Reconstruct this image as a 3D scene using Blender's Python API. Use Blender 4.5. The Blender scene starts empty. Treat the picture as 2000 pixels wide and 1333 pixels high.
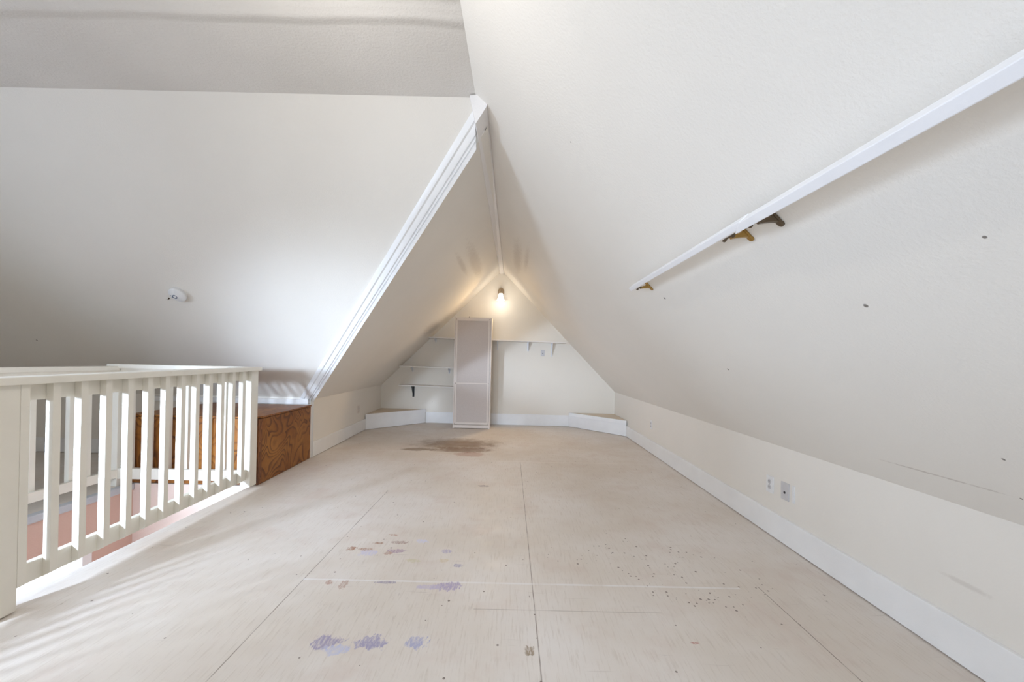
import bpy, bmesh, math, random
from mathutils import Vector, Matrix
random.seed(7)
S = bpy.context.scene
COL = S.collection

# ------------------------------------------------------------------ room measures (metres)
def RX(y): return 1.827 + .018 * y                    # right knee wall
def LX(y): return -2.17 - .037 * y                    # left knee wall
def FY(x): return 6.96 - .027 * x                     # far gable wall
def RZ(x, y): return (1.7524 - .71911 * x + .01592 * y) / .69471    # right roof slope
def LZ(x, y): return (2.00317 + .70103 * x + .02757 * y) / .7126    # left roof slope
def GZ(y): return 5.2516 - 1.035 * y                  # cross gable slope
def VX(y): return 2.4808 - 1.09141 * y                # valley between the two left slopes
CEIL = 2.838
NR = Vector((-.71911, .01592, -.69471)).normalized()  # into the room from the right slope
QR = Vector((.695, 0, -.719)).normalized()            # down the right slope
NG = Vector((0, -.7191, -.6949)).normalized()         # into the room from the cross gable slope

# ------------------------------------------------------------------ materials
class N:
    """small helper for building node trees"""
    def __init__(s, name):
        s.m = bpy.data.materials.new(name); s.m.use_nodes = True
        s.t = s.m.node_tree; s.b = s.t.nodes['Principled BSDF']
        s.geo = s.t.nodes.new('ShaderNodeNewGeometry')
    def put(s, sock, v):
        if hasattr(v, 'is_output'): s.t.links.new(v, sock)
        elif v is not None: sock.default_value = v
    def math(s, op, a, b=None, c=None):
        n = s.t.nodes.new('ShaderNodeMath'); n.operation = op
        for i, v in enumerate((a, b, c)):
            if v is not None: s.put(n.inputs[i], v)
        return n.outputs[0]
    def vec(s, op, a, b=None):
        n = s.t.nodes.new('ShaderNodeVectorMath'); n.operation = op
        s.put(n.inputs[0], a)
        if b is not None: s.put(n.inputs[1], b)
        return n.outputs[1] if op in ('LENGTH', 'DISTANCE') else n.outputs[0]
    def pos(s): return s.geo.outputs['Position']
    def xyz(s):
        n = s.t.nodes.new('ShaderNodeSeparateXYZ'); s.put(n.inputs[0], s.pos()); return n.outputs
    def scaled(s, sc, v=None): return s.vec('MULTIPLY', v if v is not None else s.pos(), sc)
    def noise(s, scale, detail=3, rough=.55, vec=None, dist=0):
        n = s.t.nodes.new('ShaderNodeTexNoise'); s.put(n.inputs['Vector'], vec if vec is not None else s.pos())
        n.inputs['Scale'].default_value = scale; n.inputs['Detail'].default_value = detail
        n.inputs['Roughness'].default_value = rough; n.inputs['Distortion'].default_value = dist
        return n.outputs['Fac']
    def voro(s, scale, vec=None):
        n = s.t.nodes.new('ShaderNodeTexVoronoi'); s.put(n.inputs['Vector'], vec if vec is not None else s.pos())
        n.inputs['Scale'].default_value = scale
        return n.outputs['Distance'], n.outputs['Color']
    def ramp(s, v, a, b, lo=0., hi=1.):
        n = s.t.nodes.new('ShaderNodeMapRange'); n.interpolation_type = 'SMOOTHSTEP'
        s.put(n.inputs[0], v)
        for i, q in enumerate((a, b, lo, hi)): n.inputs[i + 1].default_value = q
        return n.outputs[0]
    def mix(s, f, a, b, mode='MIX'):
        n = s.t.nodes.new('ShaderNodeMix'); n.data_type = 'RGBA'; n.blend_type = mode
        s.put(n.inputs[0], f)
        for i, v in ((6, a), (7, b)):
            s.put(n.inputs[i], v if hasattr(v, 'is_output') else (*v, 1))
        return n.outputs[2]
    def blob(s, c, r, fuzz=.5, edge=.25, nz=None):
        """1 inside an ellipsoid at c with radii r, ragged by noise"""
        d = s.vec('LENGTH', s.vec('MULTIPLY', s.vec('SUBTRACT', s.pos(), c), tuple(1 / q for q in r)))
        if nz is not None: d = s.math('ADD', d, s.math('MULTIPLY', s.math('SUBTRACT', nz, .5), fuzz * 2))
        return s.ramp(d, 1 + edge, 1 - edge)
    def bump(s, h, strength, dist=.01):
        n = s.t.nodes.new('ShaderNodeBump'); n.inputs['Strength'].default_value = strength
        n.inputs['Distance'].default_value = dist; s.put(n.inputs['Height'], h)
        s.put(s.b.inputs['Normal'], n.outputs[0])
    def done(s, col, rough=.6, spec=.3, metal=0.):
        s.put(s.b.inputs['Base Color'], col if hasattr(col, 'is_output') else (*col, 1))
        s.put(s.b.inputs['Roughness'], rough); s.b.inputs['Metallic'].default_value = metal
        s.b.inputs['Specular IOR Level'].default_value = spec
        return s.m

WALL = (.80, .768, .715)
def wall_mat(name, col=WALL, marks=(), bump=.22, smudges=(), scale=90):
    n = N(name)
    v = n.noise(1.3, 4, .6); c = n.mix(n.ramp(v, .3, .75), tuple(q * .975 for q in col), col)
    nz = n.noise(26, 4, .7) if (marks or smudges) else None
    for ce, r, k in smudges:
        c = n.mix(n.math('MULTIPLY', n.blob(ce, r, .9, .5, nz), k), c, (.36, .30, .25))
    for ce, r in marks:
        c = n.mix(n.math('MULTIPLY', n.blob(ce, (r, r, r), .4, .3, nz), .85), c, (.13, .11, .09))
    n.bump(n.noise(scale, 3, .6), bump, .006)
    return n.done(c, .75, .2)

def paint(name, col, rough=.45, grain=0., wear=.0, axis=(1, 1, 1)):
    n = N(name)
    c = n.mix(n.ramp(n.noise(5, 3), .3, .7), tuple(q * .96 for q in col), col)
    if wear: c = n.mix(n.math('MULTIPLY', n.ramp(n.noise(34, 5, .7), .69, .75), wear), c, (.40, .34, .27))
    if grain: n.bump(n.noise(60, 3, .6, n.scaled(axis)), grain, .004)
    return n.done(c, rough, .35)

def solid(name, col, rough=.5, metal=0., spec=.4):
    n = N(name)
    return n.done(n.mix(n.noise(40, 2), tuple(q * .85 for q in col), col), rough, spec, metal)

def floor_mat():
    n = N('painted_plywood')
    x, y, z = n.xyz()
    nz = n.noise(9, 6, .68); fine = n.noise(60, 4, .7)
    grain = n.noise(14, 5, .65, n.scaled((7, .55, 1)))
    c = n.mix(n.ramp(n.noise(.9, 4, .6), .35, .68), (.655, .59, .52), (.735, .69, .65))
    c = n.mix(n.math('MULTIPLY', n.ramp(grain, .50, .70), .42), c, (.50, .43, .36))
    c = n.mix(n.math('MULTIPLY', n.ramp(n.noise(2.6, 5, .65), .50, .70), .38), c, (.60, .49, .43))
    # scuffs that follow the boards' grain in the near left sheet
    sc = n.ramp(n.noise(22, 4, .6, n.scaled((3.5, .5, 1))), .60, .70)
    c = n.mix(n.math('MULTIPLY', n.math('MULTIPLY', sc, n.blob((-.55, 1.72, 0), (.5, .3, 1), .5, .4, nz)), .35), c, (.42, .36, .32))
    # sheet joints
    def joint(coord, at, w, lo_sock, lo, hi):
        d = n.math('ABSOLUTE', n.math('SUBTRACT', n.math('ADD', coord, n.math('MULTIPLY', n.math('SUBTRACT', n.noise(3, 2), .5), .004)), at))
        m = n.ramp(d, w, w * .4)
        m = n.math('MULTIPLY', m, n.math('MULTIPLY', n.math('GREATER_THAN', lo_sock, lo), n.math('LESS_THAN', lo_sock, hi)))
        return n.math('MULTIPLY', m, n.ramp(n.noise(7, 3), .30, .60, .35, 1.))
    for at, lo, hi in ((-1.078, -1, 3.35), (.142, -1, 4.41), (1.36, -1, 2)):
        c = n.mix(n.math('MULTIPLY', joint(x, at, .0035, y, lo, hi), .75), c, (.17, .13, .10))
    c = n.mix(n.math('MULTIPLY', joint(y, 1.985, .010, x, -1.08, 1.25), .65), c, (.80, .78, .78))
    c = n.mix(n.math('MULTIPLY', joint(y, 4.41, .016, x, -.45, 1.3), .5), c, (.80, .74, .68))
    c = n.mix(n.math('MULTIPLY', joint(y, 1.775, .004, x, -.15, .75), .55), c, (.36, .31, .27))
    rag = n.math('ADD', n.math('MULTIPLY', n.noise(30, 4, .65, n.scaled((1.5, .8, 1))), .65), n.math('MULTIPLY', nz, .35))
    streak = n.ramp(n.noise(45, 4, .7, n.scaled((2.2, .6, 1))), .34, .60, .25, 1.15)
    # stains: lavender paint, rust brown, burn
    for cx, cy, rx, ry, col, k in (
        (-.742, 1.552, .058, .036, (.36, .32, .44), .95), (-.682, 1.510, .046, .026, (.50, .52, .68), .75),
        (-.560, 1.550, .058, .036, (.36, .33, .46), .95), (-.372, 1.553, .044, .034, (.40, .40, .55), .9),
        (-.300, 1.948, .070, .034, (.42, .36, .50), .95), (-.405, 1.940, .075, .020, (.52, .46, .58), .75),
        (-.635, 1.970, .060, .010, (.33, .29, .36), .80), (-.845, 2.270, .055, .036, (.55, .53, .66), .75),
        (-.960, 2.315, .034, .026, (.36, .19, .12), .85), (-.870, 2.310, .045, .016, (.42, .26, .19), .75),
        (-.675, 2.295, .052, .022, (.40, .29, .36), .80), (-.720, 2.270, .024, .018, (.42, .24, .18), .75),
        (-.690, 2.405, .052, .018, (.40, .29, .25), .80), (-.545, 2.430, .040, .024, (.60, .60, .74), .75),
        (-.820, 2.390, .034, .011, (.36, .20, .13), .75), (-.765, 2.505, .034, .011, (.42, .22, .15), .75),
        (-.368, 2.305, .030, .024, (.45, .40, .52), .80), (-.275, 2.150, .022, .017, (.38, .35, .45), .80),
        (-.55, 2.19, .038, .020, (.52, .48, .24), .40), (-.37, 2.20, .030, .022, (.60, .48, .28), .45),
        (-.930, 1.960, .020, .022, (.42, .25, .19), .75), (-.845, 1.945, .018, .034, (.42, .27, .21), .70),
        (.100, 1.525, .022, .026, (.28, .21, .14), .80), (.812, 1.588, .018, .007, (.45, .22, .18), .85),
        (-.228, 3.530, .060, .024, (.30, .24, .24), .70)):
        c = n.mix(n.math('MULTIPLY', n.blob((cx, cy, 0), (rx, ry, 1), 2.0, .14, rag), n.math('MULTIPLY', streak, k)), c, col)
    hz = n.noise(7, 6, .72, n.scaled((1, .8, 1)))
    c = n.mix(n.math('MULTIPLY', n.blob((-.72, 5.28, 0), (.50, .30, 1), .75, .55, hz), .82), c, (.22, .14, .08))
    c = n.mix(n.math('MULTIPLY', n.blob((-.60, 4.93, 0), (.36, .13, 1), .9, .35, hz), .70), c, (.20, .11, .06))
    c = n.mix(n.math('MULTIPLY', n.blob((-1.18, 4.92, 0), (.22, .08, 1), .9, .25, hz), .70), c, (.20, .13, .07))
    c = n.mix(n.math('MULTIPLY', n.blob((-.48, 4.72, 0), (.20, .10, 1), .9, .3, hz), .45), c, (.42, .22, .16))
    # dark flecks: a sparse scatter everywhere, a crowd of them on the right
    dst, rc = n.voro(36); sx = n.t.nodes.new('ShaderNodeSeparateColor'); n.put(sx.inputs[0], rc)
    rnd = sx.outputs[0]; rad = n.math('MULTIPLY', sx.outputs[1], .24)
    dot = n.math('LESS_THAN', dst, rad)
    crowd = n.math('MAXIMUM', n.blob((.74, 2.30, 0), (.52, .17, 1), .35, .35, nz), n.blob((1.06, 1.98, 0), (.38, .19, 1), .35, .35, nz))
    thr = n.math('MULTIPLY_ADD', crowd, .75, .035)
    c = n.mix(n.math('MULTIPLY', n.math('MULTIPLY', dot, n.math('LESS_THAN', rnd, thr)), .8), c, (.16, .12, .10))
    d2, rc2 = n.voro(11, n.scaled((1, .45, 1))); s2 = n.t.nodes.new('ShaderNodeSeparateColor'); n.put(s2.inputs[0], rc2)
    c = n.mix(n.math('MULTIPLY', n.math('MULTIPLY', n.math('LESS_THAN', d2, .035), n.math('LESS_THAN', s2.outputs[0], .35)), .7), c, (.24, .19, .16))
    # scratches
    sc1 = n.math('MULTIPLY', n.ramp(n.noise(40, 2, .5, n.scaled((.10, 1.6, 1))), .66, .71), n.ramp(n.noise(3, 2), .5, .62))
    c = n.mix(n.math('MULTIPLY', sc1, .30), c, (.40, .34, .30))
    n.bump(n.math('ADD', grain, n.math('MULTIPLY', fine, .4)), .10, .006)
    return n.done(c, n.ramp(nz, .3, .7, .42, .6), .35)

def ply_mat():
    n = N('stained_plywood')
    a = n.noise(1.9, 2.0, .45, n.scaled((1.3, 1.2, 1.0)), .35)
    f = n.math('FRACT', n.math('MULTIPLY', a, 24.))
    line = n.math('MULTIPLY', n.ramp(f, .35, .92), n.ramp(f, 1., .94))
    c = n.mix(n.ramp(n.noise(2.2, 4, .6), .35, .68), (.235, .080, .014), (.36, .145, .028))
    c = n.mix(n.math('MULTIPLY', line, n.ramp(n.noise(3, 2), .30, .6, .35, .85)), c, (.075, .022, .007))
    c = n.mix(n.math('MULTIPLY', n.ramp(n.noise(70, 4, .7, n.scaled((2.5, 2.5, .35))), .45, .75), .4), c, (.13, .045, .015))
    return n.done(c, .42, .4)

def oak_mat():
    n = N('stained_solid_wood')
    a = n.noise(9, 4, .6, n.scaled((3, 3, .35)), .3)
    c = n.mix(n.ramp(n.math('FRACT', n.math('MULTIPLY', a, 6.)), .1, .9), (.10, .034, .013), (.26, .098, .034))
    return n.done(c, .42, .4)

def hardboard():
    n = N('grey_hardboard')
    c = n.mix(n.noise(130, 4, .75), (.44, .385, .35), (.64, .58, .54))
    return n.done(c, .7, .2)

def glow(name, col, strength):
    n = N(name); n.b.inputs['Emission Strength'].default_value = strength
    n.b.inputs['Emission Color'].default_value = (*col, 1)
    return n.done(col, .4, .4)

M = {}
M['R'] = wall_mat('right_slope_plaster', marks=[((.944, 2.298, 1.598), .008), ((1.123, 1.179, 1.387), .007), ((1.361, 2.324, 1.167), .007),
      ((1.026, .809, 1.479), .004), ((1.588, 1.192, .906), .005), ((1.729, 1.251, .761), .004), ((.275, 1.842, 2.28), .004)],
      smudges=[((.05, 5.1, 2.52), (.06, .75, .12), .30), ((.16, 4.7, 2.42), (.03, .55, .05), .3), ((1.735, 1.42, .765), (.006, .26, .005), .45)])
M['L'] = wall_mat('left_slope_plaster', marks=[((-1.62, 4.4, 1.42), .006), ((-1.95, 5.2, 1.10), .006)],
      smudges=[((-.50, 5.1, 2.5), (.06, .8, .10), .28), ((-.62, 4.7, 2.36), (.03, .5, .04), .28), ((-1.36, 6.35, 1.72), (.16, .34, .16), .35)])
M['G'] = wall_mat('cross_gable_plaster', marks=[((-4.87, 3.819, 1.299), .007)])
def ceiling_mat():
    n = N('textured_ceiling_plaster')
    x, y, z = n.xyz()
    c = n.mix(n.ramp(n.noise(1.6, 4), .3, .7), (.70, .675, .64), (.74, .715, .68))
    wob = n.math('ADD', y, n.math('MULTIPLY', n.noise(.9, 2), .12))
    seam = n.ramp(n.math('ABSOLUTE', n.math('SUBTRACT', wob, 1.87)), .05, .0)
    seam2 = n.ramp(n.math('ABSOLUTE', n.math('SUBTRACT', wob, 1.78)), .05, .0)
    h = n.math('ADD', n.math('MULTIPLY', n.noise(75, 3, .6), .5), n.math('SUBTRACT', n.math('MULTIPLY', seam, 1.6), n.math('MULTIPLY', seam2, 1.4)))
    n.bump(h, .45, .012)
    return n.done(c, .8, .2)
M['C'] = ceiling_mat()
M['wall'] = wall_mat('knee_wall_paint', smudges=[((1.854, 1.50, .326), (.02, .07, .010), .22)])
M['far'] = wall_mat('gable_wall_paint', (.80, .757, .68), marks=[((-1.476, 6.99, 1.239), .010), ((-1.455, 6.99, 1.232), .007), ((-1.47, 6.99, .961), .009), ((-1.457, 6.99, .396), .010)])
M['floor'] = floor_mat()
M['base'] = paint('baseboard_paint', (.86, .865, .87), .4, .25, axis=(.6, .6, 9))
M['trim'] = paint('white_trim_paint', (.83, .83, .83), .35)
M['rail'] = paint('cream_railing_paint', (.80, .77, .69), .45, .08, .35, (6, 6, .5))
M['white_rail'] = paint('white_chipped_paint', (.83, .83, .85), .4, .1, .25)
M['shelf'] = paint('white_shelf_paint', (.83, .80, .76), .45)
M['metal_white'] = solid('white_enamel', (.82, .84, .88), .35)
M['black'] = solid('black_enamel', (.015, .015, .017), .4)
M['brass'] = solid('aged_brass', (.46, .29, .09), .38, .85)
M['dark_brass'] = solid('dark_tarnished_brass', (.16, .12, .08), .45, .7)
M['bronze'] = solid('brushed_nickel_bronze', (.42, .34, .25), .35, .85)
M['plastic'] = solid('white_plastic', (.84, .84, .84), .35)
M['grey_plastic'] = solid('grey_plastic', (.62, .61, .62), .4)
M['navy'] = solid('navy_ring', (.03, .07, .16), .4)
M['dark'] = solid('dark_slot', (.05, .045, .05), .5)
M['ply'] = ply_mat(); M['oak'] = oak_mat(); M['hard'] = hardboard()
M['frame'] = paint('cream_case_paint', (.70, .63, .57), .45)
M['coral'] = wall_mat('coral_stairwell_paint', (.64, .45, .375))
M['pink'] = wall_mat('pale_pink_stairwell_paint', (.78, .64, .57))
M['bulb'] = glow('lit_frosted_glass', (1, .94, .86), .8)
M['sky'] = glow('daylight_glass', (.92, .97, 1), 1.0)
M['carpet'] = wall_mat('lower_floor_paint', (.55, .36, .31))

# ------------------------------------------------------------------ mesh builder (world coordinates)
class MB:
    def __init__(s): s.bm = bmesh.new()
    def poly(s, pts):
        s.bm.faces.new([s.bm.verts.new(p) for p in pts]); return s
    def hexa(s, p, bev=0.):
        """p: 8 points, bottom ring then top ring"""
        v = [s.bm.verts.new(q) for q in p]
        fs = [s.bm.faces.new([v[i] for i in f]) for f in ((3, 2, 1, 0), (4, 5, 6, 7), (0, 1, 5, 4), (1, 2, 6, 5), (2, 3, 7, 6), (3, 0, 4, 7))]
        if bev:
            es = list({e for f in fs for e in f.edges})
            bmesh.ops.bevel(s.bm, geom=es, offset=bev, segments=2, profile=.6, affect='EDGES')
        return s
    def box(s, x0, x1, y0, y1, z0, z1, bev=0.):
        return s.hexa([(x0, y0, z0), (x1, y0, z0), (x1, y1, z0), (x0, y1, z0), (x0, y0, z1), (x1, y0, z1), (x1, y1, z1), (x0, y1, z1)], bev)
    def obox(s, o, a, b, c, bev=0.):
        """oriented box: corner o and three edge vectors"""
        o, a, b, c = map(Vector, (o, a, b, c))
        return s.hexa([o, o + a, o + a + b, o + b, o + c, o + a + c, o + a + b + c, o + b + c], bev)
    def sweep(s, prof, o0, o1, u, w, close=True):
        """extrude a 2-D profile (list of (u,w)) from o0 to o1"""
        o0, o1, u, w = map(Vector, (o0, o1, u, w))
        r0 = [s.bm.verts.new(o0 + u * a + w * b) for a, b in prof]; r1 = [s.bm.verts.new(o1 + u * a + w * b) for a, b in prof]
        k = len(prof)
        for i in range(k): s.bm.faces.new((r0[i], r0[(i + 1) % k], r1[(i + 1) % k], r1[i]))
        if close: s.bm.faces.new(r0[::-1]); s.bm.faces.new(r1)
        return s
    def lathe(s, prof, o, ax, seg=28, sx=1., u=None):
        """prof: (radius, height along ax)"""
        o, ax = Vector(o), Vector(ax).normalized()
        u = Vector(u).normalized() if u is not None else ax.orthogonal().normalized()
        w = ax.cross(u); rings = []
        for r, h in prof:
            rings.append([s.bm.verts.new(o + ax * h + (u * math.cos(t) * sx + w * math.sin(t)) * max(r, 1e-4)) for t in (2 * math.pi * i / seg for i in range(seg))])
        for a, b in zip(rings, rings[1:]):
            for i in range(seg): s.bm.faces.new((a[i], a[(i + 1) % seg], b[(i + 1) % seg], b[i]))
        s.bm.faces.new(rings[0][::-1]); s.bm.faces.new(rings[-1])
        return s
    def tube(s, pts, r, seg=10):
        pts = [Vector(p) for p in pts]; rings = []
        for i, p in enumerate(pts):
            d = (pts[min(i + 1, len(pts) - 1)] - pts[max(i - 1, 0)]).normalized()
            u = d.orthogonal().normalized() if not rings else (lu - d * lu.dot(d)).normalized()
            lu = u; w = d.cross(u); rr = r[i] if isinstance(r, (list, tuple)) else r
            rings.append([s.bm.verts.new(p + (u * math.cos(2 * math.pi * k / seg) + w * math.sin(2 * math.pi * k / seg)) * rr) for k in range(seg)])
        for a, b in zip(rings, rings[1:]):
            for i in range(seg): s.bm.faces.new((a[i], a[(i + 1) % seg], b[(i + 1) % seg], b[i]))
        s.bm.faces.new(rings[0][::-1]); s.bm.faces.new(rings[-1])
        return s
    def build(s, name, mat, parent=None, smooth=False):
        bmesh.ops.recalc_face_normals(s.bm, faces=s.bm.faces)
        off = Vector((0, 0, 0)); p = parent
        while p is not None: off += p.location; p = p.parent
        for v in s.bm.verts: v.co -= off
        me = bpy.data.meshes.new(name); s.bm.to_mesh(me); s.bm.free()
        me.materials.append(mat)
        if smooth:
            for f in me.polygons: f.use_smooth = True
            me.set_sharp_from_angle(angle=math.radians(38))
        o = bpy.data.objects.new(name, me); COL.objects.link(o)
        if parent is not None: o.parent = parent
        return o

def thing(name, label, cat, loc, group=None):
    o = bpy.data.objects.new(name, None); COL.objects.link(o); o.location = loc; o.empty_display_size = .1
    o['label'] = label; o['category'] = cat
    if group: o['group'] = group
    return o
def struct(o, label=None):
    o['kind'] = 'structure'
    if label: o['label'] = label
    return o
def copy_tree(o, parent=None):
    c = o.copy(); COL.objects.link(c)
    if parent is not None: c.parent = parent
    for ch in list(o.children): copy_tree(ch, c)
    return c

# ------------------------------------------------------------------ the setting
YB, XG = -1.3, -6.2           # wall behind the camera, gable wall of the left wing
OX0, OX1, OY0, OY1 = -3.42, -2.34, -.3, 3.395   # stair opening
m = MB()
xs, ys = [XG, OX0, OX1, 2.1], [YB, OY0, OY1, 7.2]
for i in range(3):
    for j in range(3):
        if i == 1 and j == 1: continue
        m.poly([(xs[i], ys[j], 0), (xs[i + 1], ys[j], 0), (xs[i + 1], ys[j + 1], 0), (xs[i], ys[j + 1], 0)])
bmesh.ops.remove_doubles(m.bm, verts=m.bm.verts, dist=1e-5)
struct(m.build('floor', M['floor']), 'beige painted plywood attic floor, stained and scuffed')
m = MB(); m.poly([(RX(YB), YB, -.01), (RX(7.1), 7.1, -.01), (RX(7.1), 7.1, .70), (RX(YB), YB, .64)])
struct(m.build('wall_right', M['wall']), 'low off-white knee wall under the right roof slope')
m = MB(); m.poly([(LX(4.36), 4.36, -.01), (LX(7.1), 7.1, -.01), (LX(7.1), 7.1, .72), (LX(4.36), 4.36, .74)])
struct(m.build('wall_left', M['wall']), 'low cream knee wall under the left roof slope')
m = MB(); m.poly([(-2.6, FY(-2.6), -.01), (2.1, FY(2.1), -.01), (2.1, FY(2.1), .55), (-.16, FY(-.16), 2.93), (-.24, FY(-.24), 2.93), (-2.6, FY(-2.6), .53)])
struct(m.build('wall_far', M['far']), 'cream triangular gable wall at the far end')
m = MB(); m.poly([(XG, 4.39, -.01), (-2.31, 4.39, -.01), (-2.31, 4.39, .74), (XG, 4.39, .74)])
struct(m.build('wall_left_wing', M['wall']), 'low knee wall of the left wing behind the railing')
m = MB(); m.poly([(XG, YB, -.01), (XG, 4.6, -.01), (XG, 4.6, 2.9), (XG, YB, 2.9)])
struct(m.build('wall_gable_wing', M['wall']))
m = MB(); m.poly([(XG, YB, -.01), (2.1, YB, -.01), (2.1, YB, 3), (XG, YB, 3)])
struct(m.build('wall_back', M['wall']))
# slopes and ceiling
def rp(x, y): return (x, y, RZ(x, y))
m = MB(); m.poly([rp(RX(YB) + .01, YB), rp(RX(7.1) + .01, 7.1), rp(-.22, 7.1), rp(-.27, 2.3), rp(-.27, YB)])
struct(m.build('ceiling_right', M['R']), 'right roof slope of off-white plaster')
def lp(x, y): return (x, y, LZ(x, y))
m = MB(); m.poly([lp(VX(2.44), 2.44), lp(VX(4.43), 4.43), lp(LX(7.1) - .02, 7.1), lp(-.19, 7.1)])
struct(m.build('ceiling_left', M['L']), 'left roof slope of cream plaster beyond the white corner moulding')
def gp(x, y): return (x, y, GZ(y))
m = MB(); m.poly([gp(XG, 2.30), gp(-.2, 2.30), gp(VX(2.46), 2.46), gp(VX(4.46), 4.46), gp(XG, 4.46)])
struct(m.build('ceiling_left_wing', M['G']), 'wide off-white sloped ceiling of the left wing above the railing')
m = MB(); m.poly([(XG, YB, CEIL), (-.2, YB, CEIL), (-.2, 2.333, CEIL), (XG, 2.333, CEIL)])
struct(m.build('ceiling_flat', M['C']), 'flat grey textured ceiling at the upper left')
# boxed strip along the ridge
m = MB()
n0 = [(-.248, 2.30, 2.652), (-.182, 2.27, 2.738), (-.15, 2.27, 2.83), (-.29, 2.30, 2.83)]
n1 = [(-.232, 7.02, 2.822), (-.165, 7.02, 2.832), (-.14, 7.02, 2.90), (-.26, 7.02, 2.90)]
m.hexa([n0[0], n0[1], n1[1], n1[0], n0[3], n0[2], n1[2], n1[3]], .004)
struct(m.build('trim_1', wall_mat('ridge_strip_plaster', (.83, .81, .80), bump=.2)), 'narrow plastered strip boxed along the ridge')
# moulding along the convex corner between the two left slopes
d = Vector((-1.09141, 1, -1.035)).normalized()
u = d.cross(NG).normalized()
if u.x > 0: u = -u
prof = [(.128, .000), (.128, .010), (.120, .016), (.092, .026), (.080, .020), (.066, .024), (.048, .030), (.040, .028), (.036, .018), (.032, .018), (.028, .030), (.020, .032),
        (.016, .022), (.011, .022), (.007, .038), (-.014, .040), (-.016, .030), (-.016, -.004)]
m = MB(); r0, r1 = [], []
for a, b in prof:
    o = Vector((VX(2.4), 2.4, GZ(2.4))) + u * a + NG * b
    t0 = max((-.262 - o.x) / d.x, (CEIL - .002 - o.z) / d.z)     # foot of the ridge strip, underside of the ceiling
    t1 = (4.415 - o.y) / d.y
    r0.append(m.bm.verts.new(o + d * t0)); r1.append(m.bm.verts.new(o + d * t1))
k = len(prof)
for i in range(k): m.bm.faces.new((r0[i], r0[(i + 1) % k], r1[(i + 1) % k], r1[i]))
m.bm.faces.new(r0[::-1]); m.bm.faces.new(r1)
struct(m.build('trim_2', M['trim'], smooth=True), 'white stepped moulding on the sloping corner of the left wing')
# narrow white strip at the foot of the wing slope, above the chest
m = MB(); m.box(-4.3, -2.36, 4.355, 4.395, .635, .69, .004)
struct(m.build('trim_3', M['trim']), 'narrow white strip along the back of the wooden chest')
# baseboards: each stands a few millimetres off the floor
def board(name, a, b, h0, h1, nrm, t=.018, label=None):
    a, b, nv = Vector(a), Vector(b), Vector(nrm).normalized()
    m = MB(); g = .006
    p = [a + nv * t, b + nv * t, b, a]
    m.hexa([q + Vector((0, 0, g)) for q in p] + [p[0] + Vector((0, 0, h0)), p[1] + Vector((0, 0, h1)), p[2] + Vector((0, 0, h1)), p[3] + Vector((0, 0, h0))], .003)
    return struct(m.build(name, M['base']), label)
board('baseboard_right', (RX(YB), YB, 0), (RX(6.09), 6.09, 0), .174, .174, (-1, .018, 0), label='wide white baseboard along the right knee wall')
board('baseboard_left', (LX(4.40), 4.40, 0), (LX(6.17), 6.17, 0), .180, .184, (1, .037, 0), label='wide white baseboard along the left knee wall')
board('baseboard_far', (-1.57, FY(-1.57), 0), (1.11, FY(1.11), 0), .208, .208, (-.027, -1, 0), label='white baseboard below the far gable wall')
board('baseboard_left_wing', (XG, 4.39, 0), (-3.53, 4.39, 0), .17, .17, (0, -1, 0), label='baseboard of the left wing seen between the balusters')

# stairwell: floor edge and the walls going down
m = MB(); m.box(OX0 - .05, OX0 + .018, OY0, OY1, -.055, .004, .012)
struct(m.build('trim_4', paint('nosing_daylight_grey', (.50, .52, .55), .5)), 'rounded floor edge, tinted grey for daylight, on the far side of the stairwell')  # blue-grey of the daylight put into the edge colour
m = MB()
wy0, wy1, wz0, wz1 = 1.7, 3.04, -1.45, -.40
for a, b, c, e in ((OY0, OY1, wz1, -.05), (OY0, wy0, wz0, wz1), (wy1, OY1, wz0, wz1), (OY0, OY1, -2.5, wz0)):
    m.poly([(OX0, a, c), (OX0, b, c), (OX0, b, e), (OX0, a, e)])
struct(m.build('wall_stair_far', M['coral']), 'coral stairwell wall below the floor edge')
m = MB(); m.poly([(OX0, OY1, -2.5), (OX1, OY1, -2.5), (OX1, OY1, -.002), (OX0, OY1, -.002)])
struct(m.build('wall_stair_end', M['pink']), 'pale pink stairwell wall below the wooden chest')
m = MB(); m.poly([(OX1, OY0, -2.5), (OX1, OY1, -2.5), (OX1, OY1, -.002), (OX1, OY0, -.002)])
struct(m.build('wall_stair_near', M['pink']))
m = MB(); m.poly([(OX0, OY0, -2.5), (OX1, OY0, -2.5), (OX1, OY0, -.002), (OX0, OY0, -.002)])
struct(m.build('wall_stair_back', M['pink']))
m = MB(); m.poly([(OX0, OY0, -2.5), (OX1, OY0, -2.5), (OX1, OY1, -2.5), (OX0, OY1, -2.5)])
struct(m.build('floor_lower', M['carpet']))
m = MB(); m.poly([(OX0 - .06, wy0, wz0), (OX0 - .06, wy1, wz0), (OX0 - .06, wy1, wz1), (OX0 - .06, wy0, wz1)])
w = struct(m.build('window_1', M['sky']), 'bright stairwell window seen under the railing')
m = MB()
for a, b in ((wy0 - .02, wy0 + .05), (wy1 - .05, wy1 + .02), (2.34, 2.40)): m.box(OX0 - .05, OX0 + .012, a, b, wz0, wz1, .004)
m.box(OX0 - .05, OX0 + .012, wy0, wy1, wz1 - .05, wz1 + .02, .004); m.box(OX0 - .05, OX0 + .02, wy0, wy1, wz0 - .02, wz0 + .04, .004)
m.build('window_frame', M['trim'], w)

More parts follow.
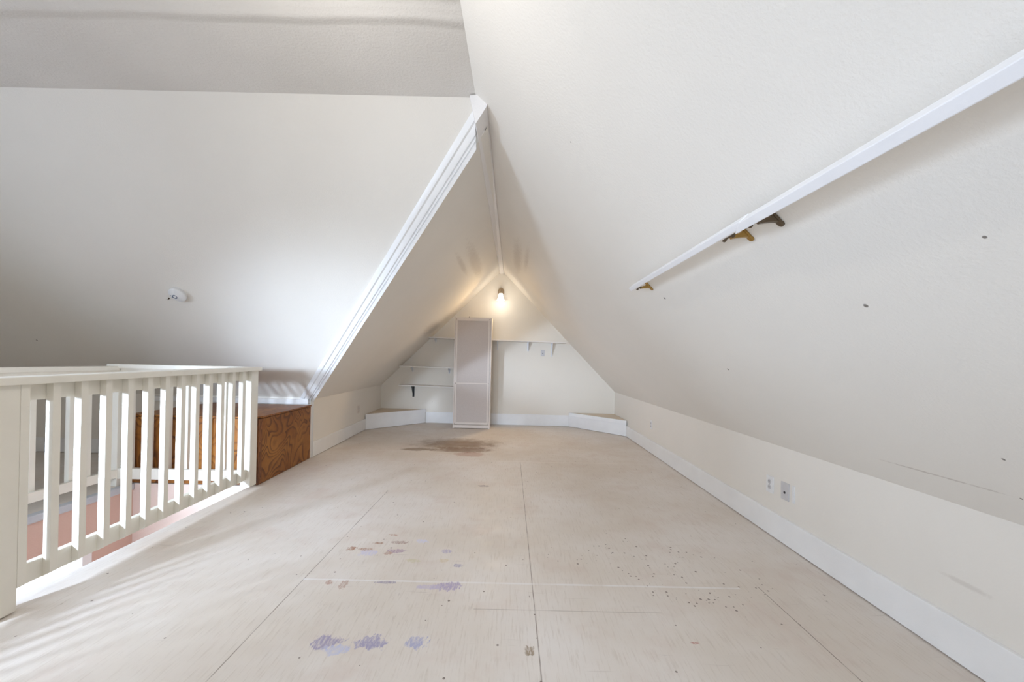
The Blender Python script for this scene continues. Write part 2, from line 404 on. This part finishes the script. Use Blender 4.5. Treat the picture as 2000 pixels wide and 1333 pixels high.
# frames behind the camera; those of flash and fill are added, not real windows
def back_frame(name, x0, x1, z0, z1):
    m = MB()
    for a, b in ((x0 - .07, x0), (x1, x1 + .07), ): m.box(a, b, YB, YB + .03, z0 - .07, z1 + .07, .004)
    m.box(x0, x1, YB, YB + .03, z1, z1 + .07, .004); m.box(x0, x1, YB, YB + .05, z0 - .07, z0, .004)
    struct(m.build(name, M['trim']))
back_frame('flash_frame', -2.36, -2.04, 1.2, 1.55)  # added frame around the flash lamp, no real window
back_frame('window_4', -3.95, -3.45, 1.05, 1.6)
back_frame('fill_frame', -1.15, .55, .55, 1.75)  # added frame around the fill lamp, no window known here

# ------------------------------------------------------------------ stair railing (one assembly: posts, rails, balusters)
def AX(y): return -2.15 - .037 * y        # room-side face of the balusters, near run
rail = thing('stair_railing', 'cream painted wooden railing with square balusters around the stairwell', 'railing', (-2.3, 2.5, 0))
rm = M['rail']
def ct(y): return 1.047 + .0125 * y       # top of the cap
def run(xo, ya, yb, w, z0, z1, bev=.003, tilt=False):
    """bar along the near run: outer face xo(y), width w towards the stairs"""
    m = MB(); t0, t1 = (ct(ya) - 1.06, ct(yb) - 1.06) if tilt else (0, 0)
    return m.hexa([(xo(ya) - w, ya, z0 + t0), (xo(ya), ya, z0 + t0), (xo(yb), yb, z0 + t1), (xo(yb) - w, yb, z0 + t1),
                   (xo(ya) - w, ya, z1 + t0), (xo(ya), ya, z1 + t0), (xo(yb), yb, z1 + t1), (xo(yb) - w, yb, z1 + t1)], bev)
NY0, NY1 = 1.59, 3.36
# near run; the unseen stretch towards the camera is added to shade the floor
run(lambda y: AX(y) + .022, -.22, NY1 + .02, .105, 1.024, 1.060, .006, True).build('cap_rail', rm, rail)
for ya, yb in ((-.2, NY0), (NY0 + .09, NY1 - .09)): run(lambda y: AX(y) - .036, ya, yb, .036, .945, 1.024, .002, True).build('sub_rail', rm, rail)
for ya, yb in ((-.2, NY0), (NY0 + .09, NY1 - .09)): run(lambda y: AX(y) - .036, ya, yb, .036, .092, .185, .003).build('bottom_rail', rm, rail)
for ya, yb in ((-.29, -.20), (NY0, NY0 + .093), (NY1 - .088, NY1)):
    run(AX, ya, yb, .088, 0, 1.024, .004, True).build('newel_post', rm, rail)
def baluster(y, w=.033, d=.036):
    m = MB(); o = AX(y)
    z0, z1 = .0915, 1.024 + ct(y) - 1.06
    # lower end cut at a slant towards the stairs
    m.hexa([(o - d, y, z0), (o, y, z0 + .020), (o, y + w, z0 + .020), (o - d, y + w, z0), (o - d, y, z1), (o, y, z1), (o, y + w, z1), (o - d, y + w, z1)], .002)
    return m.build('baluster', rm, rail)
for i in range(13):
    y = NY0 + .0935 + i * .1228
    baluster(y, .033 if i < 12 else .036)
for i in range(14): baluster(NY0 - .12 - i * .1228)
# end run, across the stairwell
EX0, EX1 = -3.56, AX(3.3) - .088
m = MB(); m.box(EX0 - .01, EX1 + .09, 3.285, 3.385, 1.048, 1.088, .006); m.build('cap_rail', rm, rail)
m = MB(); m.box(-3.475, EX1, 3.305, 3.341, .965, 1.048, .002); m.build('sub_rail', rm, rail)
m = MB(); m.box(-3.475, EX1, 3.305, 3.341, .066, .160, .003); m.build('bottom_rail', rm, rail)
m = MB(); m.box(-3.56, -3.475, 3.30, 3.385, .0, 1.048, .004); m.build('newel_post', rm, rail)
for k in range(7):
    x = -3.432 + .169 * k
    m = MB(); m.box(x, x + .037, 3.343, 3.379, .075, 1.046, .002); m.build('baluster', rm, rail)
# far run, along the other side
m = MB(); m.box(-3.56, -3.46, .9, 3.30, 1.030, 1.070, .006); m.build('cap_rail', rm, rail)
m = MB(); m.box(-3.512, -3.476, .9, 3.30, .945, 1.030, .002); m.build('sub_rail', rm, rail)
m = MB(); m.box(-3.512, -3.476, .9, 3.30, .075, .150, .003); m.build('bottom_rail', rm, rail)
m = MB(); m.box(-3.555, -3.47, .82, .905, 0, 1.03, .004); m.build('newel_post', rm, rail)
for k in range(17):
    y = 3.094 - .1225 * k
    m = MB(); m.box(-3.549, -3.513, y, y + .036, .085, 1.028, .002); m.build('baluster', rm, rail)

# ------------------------------------------------------------------ wooden chest beside the railing
BX0, BX1, BY0, BY1 = -3.50, -2.290, 3.40, 4.352
chest = thing('storage_chest', 'brown stained plywood box built in behind the end of the railing', 'chest', ((BX0 + BX1) / 2, (BY0 + BY1) / 2, 0))
m = MB(); m.hexa([(BX1 - .02, BY0 + .052, .004), (BX1, BY0 + .052, .004), (BX1 - .035, BY1, .004), (BX1 - .055, BY1, .004),
                  (BX1 - .02, BY0 + .052, .606), (BX1, BY0 + .052, .606), (BX1 - .035, BY1, .606), (BX1 - .055, BY1, .606)], .001)
m.build('side_panel', M['ply'], chest)
m = MB(); m.box(BX0 + .05, BX1 - .052, BY0 + .005, BY0 + .024, .004, .606, .001); m.build('front_panel', M['ply'], chest)
m = MB(); m.sweep([(0, -.05), (-.014, -.05), (-.05, -.012), (-.05, 0), (0, 0)], (BX1, BY0 + .052, .004), (BX1, BY0 + .052, .606), (1, 0, 0), (0, 1, 0)); m.build('corner_post', M['oak'], chest)
m = MB(); m.box(BX0, BX0 + .05, BY0 + .002, BY0 + .05, .004, .606, .002); m.build('corner_post', M['oak'], chest)
m = MB(); m.box(BX0, BX0 + .02, BY0 + .05, BY1, .004, .606, .001); m.build('side_panel', M['ply'], chest)
m = MB(); tz0, tz1 = .612, .628
tp = [(BX0 - .004, BY0 - .004), (BX1 - .045, BY0 - .004), (BX1 + .006, BY0 + .045), (BX1 - .028, BY1), (BX0 - .004, BY1)]
m.poly([(a, b, tz1) for a, b in tp]); m.poly([(a, b, tz0) for a, b in tp][::-1])
for i in range(5):
    a, b = tp[i], tp[(i + 1) % 5]; m.poly([(*a, tz0), (*b, tz0), (*b, tz1), (*a, tz1)])
bmesh.ops.remove_doubles(m.bm, verts=m.bm.verts, dist=1e-5)
m.build('lid', M['ply'], chest)

# ------------------------------------------------------------------ triangular corner platforms
def corner(name, label, p, q, c):
    """p, q: ends of the front on the side and far wall; c: room corner"""
    p, q, c = (Vector((*v, 0)) for v in (p, q, c))
    t = thing(name, label, 'platform', (p + q) / 2, 'corner platforms')
    d = (q - p).normalized(); nrm = Vector((-d.y, d.x, 0))
    if nrm.dot(c - p) > 0: nrm = -nrm
    m = MB(); m.obox(p + Vector((0, 0, .005)), q - p, -nrm * .02, (0, 0, .195), .002); m.build('front_board', M['base'], t)
    m = MB(); m.obox(p + nrm * .012 - d * .004 + Vector((0, 0, .200)), (q - p) + d * .008, -nrm * .03, (0, 0, .062), .004); m.build('cap_trim', M['base'], t)
    m = MB(); a, b, e = p - nrm * .018, q - nrm * .018, c
    m.poly([v + Vector((0, 0, .256)) for v in (a, b, e)]); m.poly([v + Vector((0, 0, .236)) for v in (e, b, a)])
    for v, w_ in ((a, b), (b, e), (e, a)): m.poly([v + Vector((0, 0, .236)), w_ + Vector((0, 0, .236)), w_ + Vector((0, 0, .256)), v + Vector((0, 0, .256))])
    bmesh.ops.remove_doubles(m.bm, verts=m.bm.verts, dist=1e-5)
    m.build('top_panel', M['seat'], t)
M['seat'] = paint('tan_painted_board', (.68, .58, .46), .6)
corner('corner_platform', 'low white fronted triangular platform in the far left corner', (LX(6.16) + .022, 6.16), (-1.575, FY(-1.575) - .022), (LX(7.0) + .002, FY(-2.43) - .002))
corner('corner_platform', 'low white fronted triangular platform in the far right corner', (RX(6.08) - .022, 6.08), (1.112, FY(1.112) - .022), (RX(6.9) - .002, FY(1.95) - .002))

# ------------------------------------------------------------------ tall bookcase turned back to front
CX0, CX1, CY0, CY1, CH = -.985, -.336, 6.475, 6.70, 1.938
case = thing('tall_bookcase', 'tall narrow bookcase showing its grey back panel, against the gable wall', 'bookcase', ((CX0 + CX1) / 2, (CY0 + CY1) / 2, 0))
for x0 in (CX0, CX1 - .020):
    m = MB(); m.box(x0, x0 + .020, CY0, CY1, 0, CH, .0015); m.build('side_panel', M['frame'], case)
m = MB(); m.box(CX0 + .02, CX1 - .02, CY0 + .006, CY1, CH - .04, CH - .02, .001); m.box(CX0 + .02, CX1 - .02, CY0 + .003, CY0 + .02, CH - .055, CH, .001); m.build('top_rail', M['frame'], case)
m = MB(); m.box(CX0 + .02, CX1 - .02, CY0 + .002, CY0 + .018, .012, .066, .001); m.build('plinth', M['frame'], case)
m = MB(); m.box(CX0 + .02, CX1 - .02, CY0 + .003, CY0 + .02, .074, .112, .001); m.build('bottom_rail', M['frame'], case)
m = MB(); m.box(CX0 + .02, CX1 - .02, CY0 + .012, CY0 + .018, .10, CH - .05, .0005); m.build('back_panel', M['hard'], case)['label'] = 'speckled grey hardboard back panel'
m = MB(); m.box(CX0 + .055, CX1 - .055, CY0 + .004, CY0 + .013, .782, .800, .001); m.build('middle_strip', M['frame'], case)['label'] = 'thin pale strip across the back'
for x in (CX0 + .038, CX1 - .048):
    m = MB(); m.box(x - .015, x + .015, CY0 + .004, CY0 + .013, .112, CH - .055, .001); m.build('edge_strip', M['frame'], case)
for x in (CX0 + .035, CX1 - .04):
    for z in (.09, .79, CH - .03):
        m = MB(); m.lathe([(.006, 0), (.006, .003), (.003, .005)], (x, CY0 + .006, z), (0, -1, 0), 10); m.build('screw', M['dark_brass'], case)
m = MB(); m.box(-.745, -.738, 6.52, 6.528, CH - .002, CH + .028, .001); m.build('dowel', M['dark'], case)

# ------------------------------------------------------------------ shelves on the far wall
def shelf(label, x0, x1, z, tilt, brackets, y0=6.72, th=.018, group='wall shelves on the gable wall'):
    yb0, yb1 = FY(x0) - .001, FY(x1) - .001
    t = thing('wall_shelf', label, 'shelf', ((x0 + x1) / 2, 6.95, z), group)
    dz = tilt * (x1 - x0)
    m = MB(); m.hexa([(x0, y0, z), (x1, y0, z + dz), (x1, yb1, z + dz), (x0, yb0, z), (x0, y0, z + th), (x1, y0, z + dz + th), (x1, yb1, z + dz + th), (x0, yb0, z + th)], .002)
    m.build('board', M['shelf'], t)
    for x, drop, mat, w in brackets:
        zz = z + tilt * (x - x0); yw = FY(x) - .001
        m = MB()
        m.box(x - w / 2, x + w / 2, yw - .004, yw, zz - drop, zz, .001)                # leg on the wall
        m.box(x - w / 2, x + w / 2, yw - .17, yw, zz - .004, zz, .001)                   # arm under the board
        m.sweep([(0, 0), (.16, 0), (.15, -.010), (.02, -drop * .92), (0, -drop * .92)], (x - .003, yw - .003, zz - .003), (x + .003, yw - .003, zz - .003), (0, -1, 0), (0, 0, 1))  # pressed web
        m.lathe([(.006, 0), (.006, .003), (.002, .005)], (x, yw - .004, zz - drop + .02), (0, -1, 0), 10)
        b = m.build('bracket', mat, t)
        if mat is M['black']: b['label'] = 'black triangular bracket'
W = M['metal_white']
shelf('long white shelf across the gable wall, passing behind the bookcase', -1.500, 1.010, 1.588, -.019, [(-1.41, .07, W, .02), (-.247, .165, W, .02), (.325, .165, W, .036), (.765, .25, W, .026)])
shelf('short white shelf left of the bookcase, the higher of two with white brackets', -2.012, -1.0, 1.052, -.014, [(-1.835, .10, W, .02), (-1.145, .105, W, .03)])
shelf('short white shelf left of the bookcase, the lower one on a black bracket', -2.022, -1.0, .706, -.020, [(-1.815, .22, M['black'], .036)])

# ------------------------------------------------------------------ wall sconce
LXs, LYw = -.205, FY(-.205)
sc = thing('wall_sconce', 'lit bell glass wall lamp high on the far gable wall', 'lamp', (LXs, LYw, 2.48))
m = MB(); m.lathe([(.082, 0), (.082, .006), (.070, .014), (.035, .022), (.0, .024)], (LXs, LYw, 2.485), (0, -1, 0), 28, .72, (1, 0, 0)); m.build('backplate', M['bronze'], sc, True)
m = MB(); m.tube([(LXs, LYw - .02, 2.50), (LXs, LYw - .06, 2.515), (LXs, LYw - .10, 2.51), (LXs, LYw - .115, 2.48), (LXs, LYw - .115, 2.455)], .009); m.build('arm', M['bronze'], sc, True)
m = MB(); m.lathe([(.0, .05), (.018, .048), (.030, .03), (.036, .0)], (LXs, LYw - .115, 2.438), (0, 0, 1), 24); m.build('socket_cup', M['bronze'], sc, True)
m = MB()
m.lathe([(.037, 0), (.043, -.02), (.048, -.05), (.056, -.085), (.068, -.112), (.080, -.122), (.080, -.126), (.066, -.118), (.052, -.088), (.044, -.05), (.036, -.012), (.01, -.006)], (LXs, LYw - .115, 2.440), (0, 0, 1), 32)
m.build('glass_shade', M['bulb'], sc, True)

# ------------------------------------------------------------------ smoke alarm on the wing slope
sc_o = Vector((-3.035, 3.392, GZ(3.392)))
al = thing('smoke_alarm', 'round white smoke alarm on the sloped ceiling above the railing', 'alarm', sc_o)
upG = NG.cross(Vector((1, 0, 0))).normalized()
m = MB(); m.lathe([(.066, 0), (.066, .010)], sc_o, NG, 40); m.build('mounting_ring', M['plastic'], al, True)
m = MB(); m.lathe([(.062, .009), (.069, .014), (.072, .022), (.069, .032), (.060, .038), (.0, .040)], sc_o, NG, 44); m.build('cover', M['plastic'], al, True)
bo = sc_o + NG * .039 + Vector((-.020, 0, 0)) - upG * (.010 if upG.z > 0 else -.010)
m = MB()
seg = 32
A = [[m.bm.verts.new(bo + NG * h + (Vector((1, 0, 0)) * math.cos(2 * math.pi * i / seg) + upG * math.sin(2 * math.pi * i / seg)) * r) for i in range(seg)] for r, h in ((.0195, 0), (.0195, .002), (.0145, .002), (.0145, 0))]
for a, b in zip(A, A[1:]):
    for i in range(seg): m.bm.faces.new((a[i], a[(i + 1) % seg], b[(i + 1) % seg], b[i]))
m.build('button_ring', M['navy'], al)['label'] = 'dark blue ring around the test button'
m = MB(); m.lathe([(.0145, 0), (.0145, .001), (.012, .0022), (.0, .0025)], bo, NG, 28); m.build('test_button', M['plastic'], al, True)
m = MB(); sd = upG if upG.z > 0 else -upG
m.obox(bo + Vector((-.034, 0, 0)) + sd * .008, (.008, 0, 0), sd * .006, NG * .0015); m.obox(bo + Vector((-.031, 0, 0)) - sd * .008, (.012, 0, 0), sd * .004, NG * .0015)
m.build('status_mark', M['navy'], al)
# little screw hook beside it
hk = Vector((-3.163, 3.43, GZ(3.43)))
h = thing('screw_hook', 'tiny dark screw hook in the slope just below the smoke alarm', 'hook', hk)
m = MB(); m.lathe([(.008, 0), (.008, .002), (.003, .003), (.003, .010)], hk, NG, 12); m.build('shank', M['dark_brass'], h)
m = MB(); m.tube([hk + NG * .008 + Vector((math.cos(a) * .008, 0, 0)) + NG * (.008 + math.sin(a) * .008) for a in [math.radians(-90 + 25 * i) for i in range(11)]], .002, 8); m.build('curl', M['dark_brass'], h)

# ------------------------------------------------------------------ handrails on brackets, right slope
def onR(q, y, e):
    """point at q down the slope, y along the room, e off the slope"""
    a, b = .71911, .69471
    # solve  a x + b z = 1.7524 + .01592 y ;  .695 x - .719 z = q
    r1 = 1.7524 + .01592 * y; det = a * -.719 - b * .695
    x = (r1 * -.719 - b * q) / det; z = (a * q - .695 * r1) / det
    return Vector((x, y, z)) + NR * e
def rail_piece(label, y0, y1, q0, q1, e0, e1, qs0=0., qs1=0., cut=None):
    t = thing('handrail', label, 'handrail', onR(q0, (y0 + y1) / 2, 0), 'handrails on the right slope')
    m = MB()
    ring = lambda y, s: [onR(q0 + s, y, e0), onR(q1 + s, y, e0), onR(q1 + s, y, e1), onR(q0 + s, y, e1)]
    a, b = ring(y0, qs0), ring(y1, qs1)
    if cut:   # the corner of the far end is sawn off at a slant
        b[3] = onR(q0 + qs1, y1 - cut, e1); b[0] = onR(q0 + qs1, y1 - cut, e0)
    m.hexa([a[0], a[1], b[1], b[0], a[3], a[2], b[2], b[3]], .0025)
    m.build('rail_bar', M['white_rail'], t, False)
    return t
hr1 = rail_piece('near white wooden handrail on the right slope, the longer one', -.35, 1.262, -.676, -.648, .050, .096, .010, -.003, .05)
hr2 = rail_piece('far white wooden handrail on the right slope, ending beyond two brass brackets', 1.215, 2.40, -.681, -.657, .048, .086, 0, -.001)
def bracket(label, y, mat):
    o = onR(-.655, y, 0)
    t = thing('handrail_bracket', label, 'bracket', o, 'brass handrail brackets')
    qa = -.642
    m = MB()     # wall plate: a rounded bar down the slope
    m.obox(onR(qa, y - .010, .0005), onR(-.586, y - .010, .0005) - onR(qa, y - .010, .0005), (0, .020, 0), NR * .009, .003)
    m.lathe([(.010, .0005), (.010, .007), (.007, .0095)], onR(-.586, y, 0), NR, 16); m.lathe([(.010, .0005), (.010, .007), (.007, .0095)], onR(-.644, y, 0), NR, 16)
    m.build('wall_plate', mat, t, True)
    m = MB()     # arm: a tapering web standing off the plate, hollowed above
    prof = [(-.638, .007), (-.630, .013), (-.6275, .020), (-.636, .033), (-.641, .045), (-.641, .056), (-.634, .056), (-.622, .038), (-.607, .019), (-.597, .008)]
    r0 = [m.bm.verts.new(onR(q, y - .007, e)) for q, e in prof]; r1 = [m.bm.verts.new(onR(q, y + .007, e)) for q, e in prof]
    k = len(prof)
    for i in range(k): m.bm.faces.new((r0[i], r0[(i + 1) % k], r1[(i + 1) % k], r1[i]))
    m.bm.faces.new(r0[::-1]); m.bm.faces.new(r1)
    m.build('arm', mat, t)
    m = MB()     # saddle strap under the bar
    m.obox(onR(-.6470, y - .026, .050), (0, .064, 0), NR * .014, onR(-.6425, y, .050) - onR(-.6470, y, .050), .0012)
    m.build('saddle', M['dark_brass'], t)
    for s in (-.020, .034):
        m = MB(); m.lathe([(.0075, 0), (.0072, .003), (.005, .006), (.0, .0075)], onR(-.6425, y + s, .057), QR, 14); m.build('screw', M['dark_brass'], t, True)
bracket('dark tarnished brass bracket under the near handrail', 1.20, M['brass2'] if 'brass2' in M else M['dark_brass'])
bracket('golden brass bracket just beyond the joint of the two handrails', 1.352, M['brass'])
bracket('small golden brass bracket at the far end of the handrail', 2.335, M['brass'])

# ------------------------------------------------------------------ outlets and plates
def plate(name, label, cat, o, nrm, up, w, hgt, kind, mat=None, group=None):
    o, nrm, up = Vector(o), Vector(nrm).normalized(), Vector(up).normalized(); sd = up.cross(nrm).normalized()
    t = thing(name, label, cat, o, group)
    m = MB(); m.obox(o - sd * w / 2 - up * hgt / 2, sd * w, up * hgt, nrm * .006, .0022); m.build('cover_plate', mat or M['plastic'], t)
    f = o + nrm * .006
    def disc(c, r, h, mt, nm, n=16):
        m = MB(); m.lathe([(r, 0), (r, h), (r * .6, h * 1.3)], c - nrm * .001, nrm, n); return m.build(nm, mt, t)
    if kind == 'duplex':
        for s in (-1, 1):
            c = f + up * s * .0195
            m = MB(); m.lathe([(.0165, -.001), (.0165, .002), (.015, .003)], c, nrm, 20); q = m.build('receptacle', M['grey_plastic'], t)
            for k, (dx, hh) in enumerate(((-.006, .008), (.006, .010))):
                m = MB(); m.obox(c + sd * (dx - .001) + up * (.002 - hh / 2) + nrm * .0025, sd * .002, up * hh, nrm * .001); m.build('slot', M['dark'], q)
            m = MB(); m.lathe([(.0025, 0), (.0025, .001)], c - up * .008 + nrm * .0025, nrm, 10); m.build('slot', M['dark'], q)
        disc(f, .003, .001, M['dark'], 'screw', 10)
    elif kind == 'jack':
        disc(f - up * .008, .0085, .003, M['dark'], 'jack_socket')
        for s in (-1, 1): disc(f + up * s * .042, .0035, .001, M['grey_plastic'], 'screw', 10)
    elif kind == 'switch':
        m = MB(); m.obox(f - sd * .006 - up * .012, sd * .012, up * .024, nrm * .002); m.build('toggle_slot', M['dark'], t)
        m = MB(); m.obox(f - sd * .004 - up * .002, sd * .008, up * .012, nrm * .012 + up * .004, .001); m.build('toggle', M['plastic'], t)
        for s in (-1, 1): disc(f + up * s * .03, .003, .001, M['grey_plastic'], 'screw', 10)
    return t
nR_ = (-1, .018, 0); nL_ = (1, .037, 0); Z = (0, 0, 1)
plate('power_outlet', 'white duplex outlet on the right knee wall, beside the cable jack', 'outlet', (RX(2.655), 2.655, .352), nR_, Z, .072, .118, 'duplex', group='outlets on the knee walls')
plate('cable_jack', 'white plate with a dark round jack on the right knee wall', 'wall plate', (RX(2.505), 2.505, .352), nR_, Z, .072, .118, 'jack', M['grey_plastic'])
m = MB(); m.obox((RX(2.425) - .007, 2.44, .30), (0, -.02, 0), (.0065, 0, 0), (0, 0, .112), .001)
o = m.build('wall_strip', M['plastic']); o['label'] = 'narrow white strip on the wall right beside the cable jack'; o['category'] = 'cover strip'
plate('power_outlet', 'white duplex outlet low on the right knee wall near the far platform', 'outlet', (RX(5.01), 5.01, .378), nR_, Z, .072, .118, 'duplex', group='outlets on the knee walls')
plate('power_outlet', 'cream duplex outlet on the left knee wall near the far corner', 'outlet', (LX(5.878), 5.878, .378), nL_, Z, .072, .118, 'duplex', M['frame'], 'outlets on the knee walls')
plate('light_switch', 'grey switch plate below the long shelf on the gable wall', 'switch', (.598, FY(.598), 1.358), (-.027, -1, 0), Z, .072, .116, 'switch', M['grey_plastic'])

# ------------------------------------------------------------------ light
def area(name, loc, direction, sx, sy, power, col, spread=180):
    d = bpy.data.lights.new(name, 'AREA'); d.shape = 'RECTANGLE'; d.size = sx; d.size_y = sy; d.energy = power; d.color = col; d.spread = math.radians(spread)
    o = bpy.data.objects.new(name, d); COL.objects.link(o); o.location = loc
    o.rotation_euler = Vector(direction).to_track_quat('-Z', 'Y').to_euler(); return o
def point(name, loc, r, power, col):
    d = bpy.data.lights.new(name, 'POINT'); d.shadow_soft_size = r; d.energy = power; d.color = col
    o = bpy.data.objects.new(name, d); COL.objects.link(o); o.location = loc; return o
DAY = (.66, .80, 1)
area('flash_light', (-2.20, YB + .04, 1.38), (.05, 1, -.24), .26, .30, 9, DAY, 48)  # stands for a camera flash; its window is made up
area('window_light_wing', (-3.7, YB + .04, 1.33), (.52, 1, -.24), .36, .46, 31, DAY, 46)
area('fill_light_back', (-.3, YB + .06, 1.15), (.27, 1, -.10), 1.7, 1.2, 21, DAY, 84)  # added soft fill for the right side and far end
area('window_light_gable', (XG + .05, .2, 1.4), (1, .22, -.04), 1.2, 1.2, 50, DAY, 105)
point('ceiling_lamp', (-.82, 1.1, 2.45), .045, 13, (1, .96, .91))
point('sconce_glow', (LXs, LYw - .28, 2.27), .05, 2.3, (1, .93, .80))
sp = bpy.data.lights.new('sconce_bulb', 'SPOT'); sp.energy = 44; sp.color = (1, .70, .38); sp.spot_size = math.radians(140); sp.spot_blend = 1.; sp.shadow_soft_size = .04
so = bpy.data.objects.new('sconce_bulb', sp); COL.objects.link(so); so.location = (LXs, LYw - .24, 2.28)
so.rotation_euler = Vector((-.18, -.76, -.62)).to_track_quat('-Z', 'Y').to_euler()
area('stair_window_light', (OX0 + .03, 2.35, -.95), (1, .2, 0), 1.2, 1.0, 6, DAY)
w_ = bpy.data.worlds.new('world'); S.world = w_; w_.use_nodes = True
w_.node_tree.nodes['Background'].inputs[0].default_value = (.9, .95, 1, 1); w_.node_tree.nodes['Background'].inputs[1].default_value = .3

# ------------------------------------------------------------------ camera
F, ROLL = 726., .022
cd = bpy.data.cameras.new('camera'); cam = bpy.data.objects.new('camera', cd); COL.objects.link(cam)
c_, s_ = math.cos(ROLL), math.sin(ROLL)
cam.matrix_world = Matrix(((c_, -s_, 0, 0), (0, 0, -1, 0), (s_, c_, 0, 1.185), (0, 0, 0, 1)))
cd.sensor_width = 36; cd.sensor_fit = 'HORIZONTAL'; cd.lens = F * 36 / 2000
cd.shift_x = 3 / 2000; cd.shift_y = 40.5 / 2000; cd.clip_start = .05
S.camera = cam
vs = S.view_settings; vs.view_transform = 'Standard'; vs.look = 'None'; vs.gamma = 1; vs.use_curve_mapping = False
vs.exposure = .47
S.cycles.max_bounces = 12; S.cycles.diffuse_bounces = 8
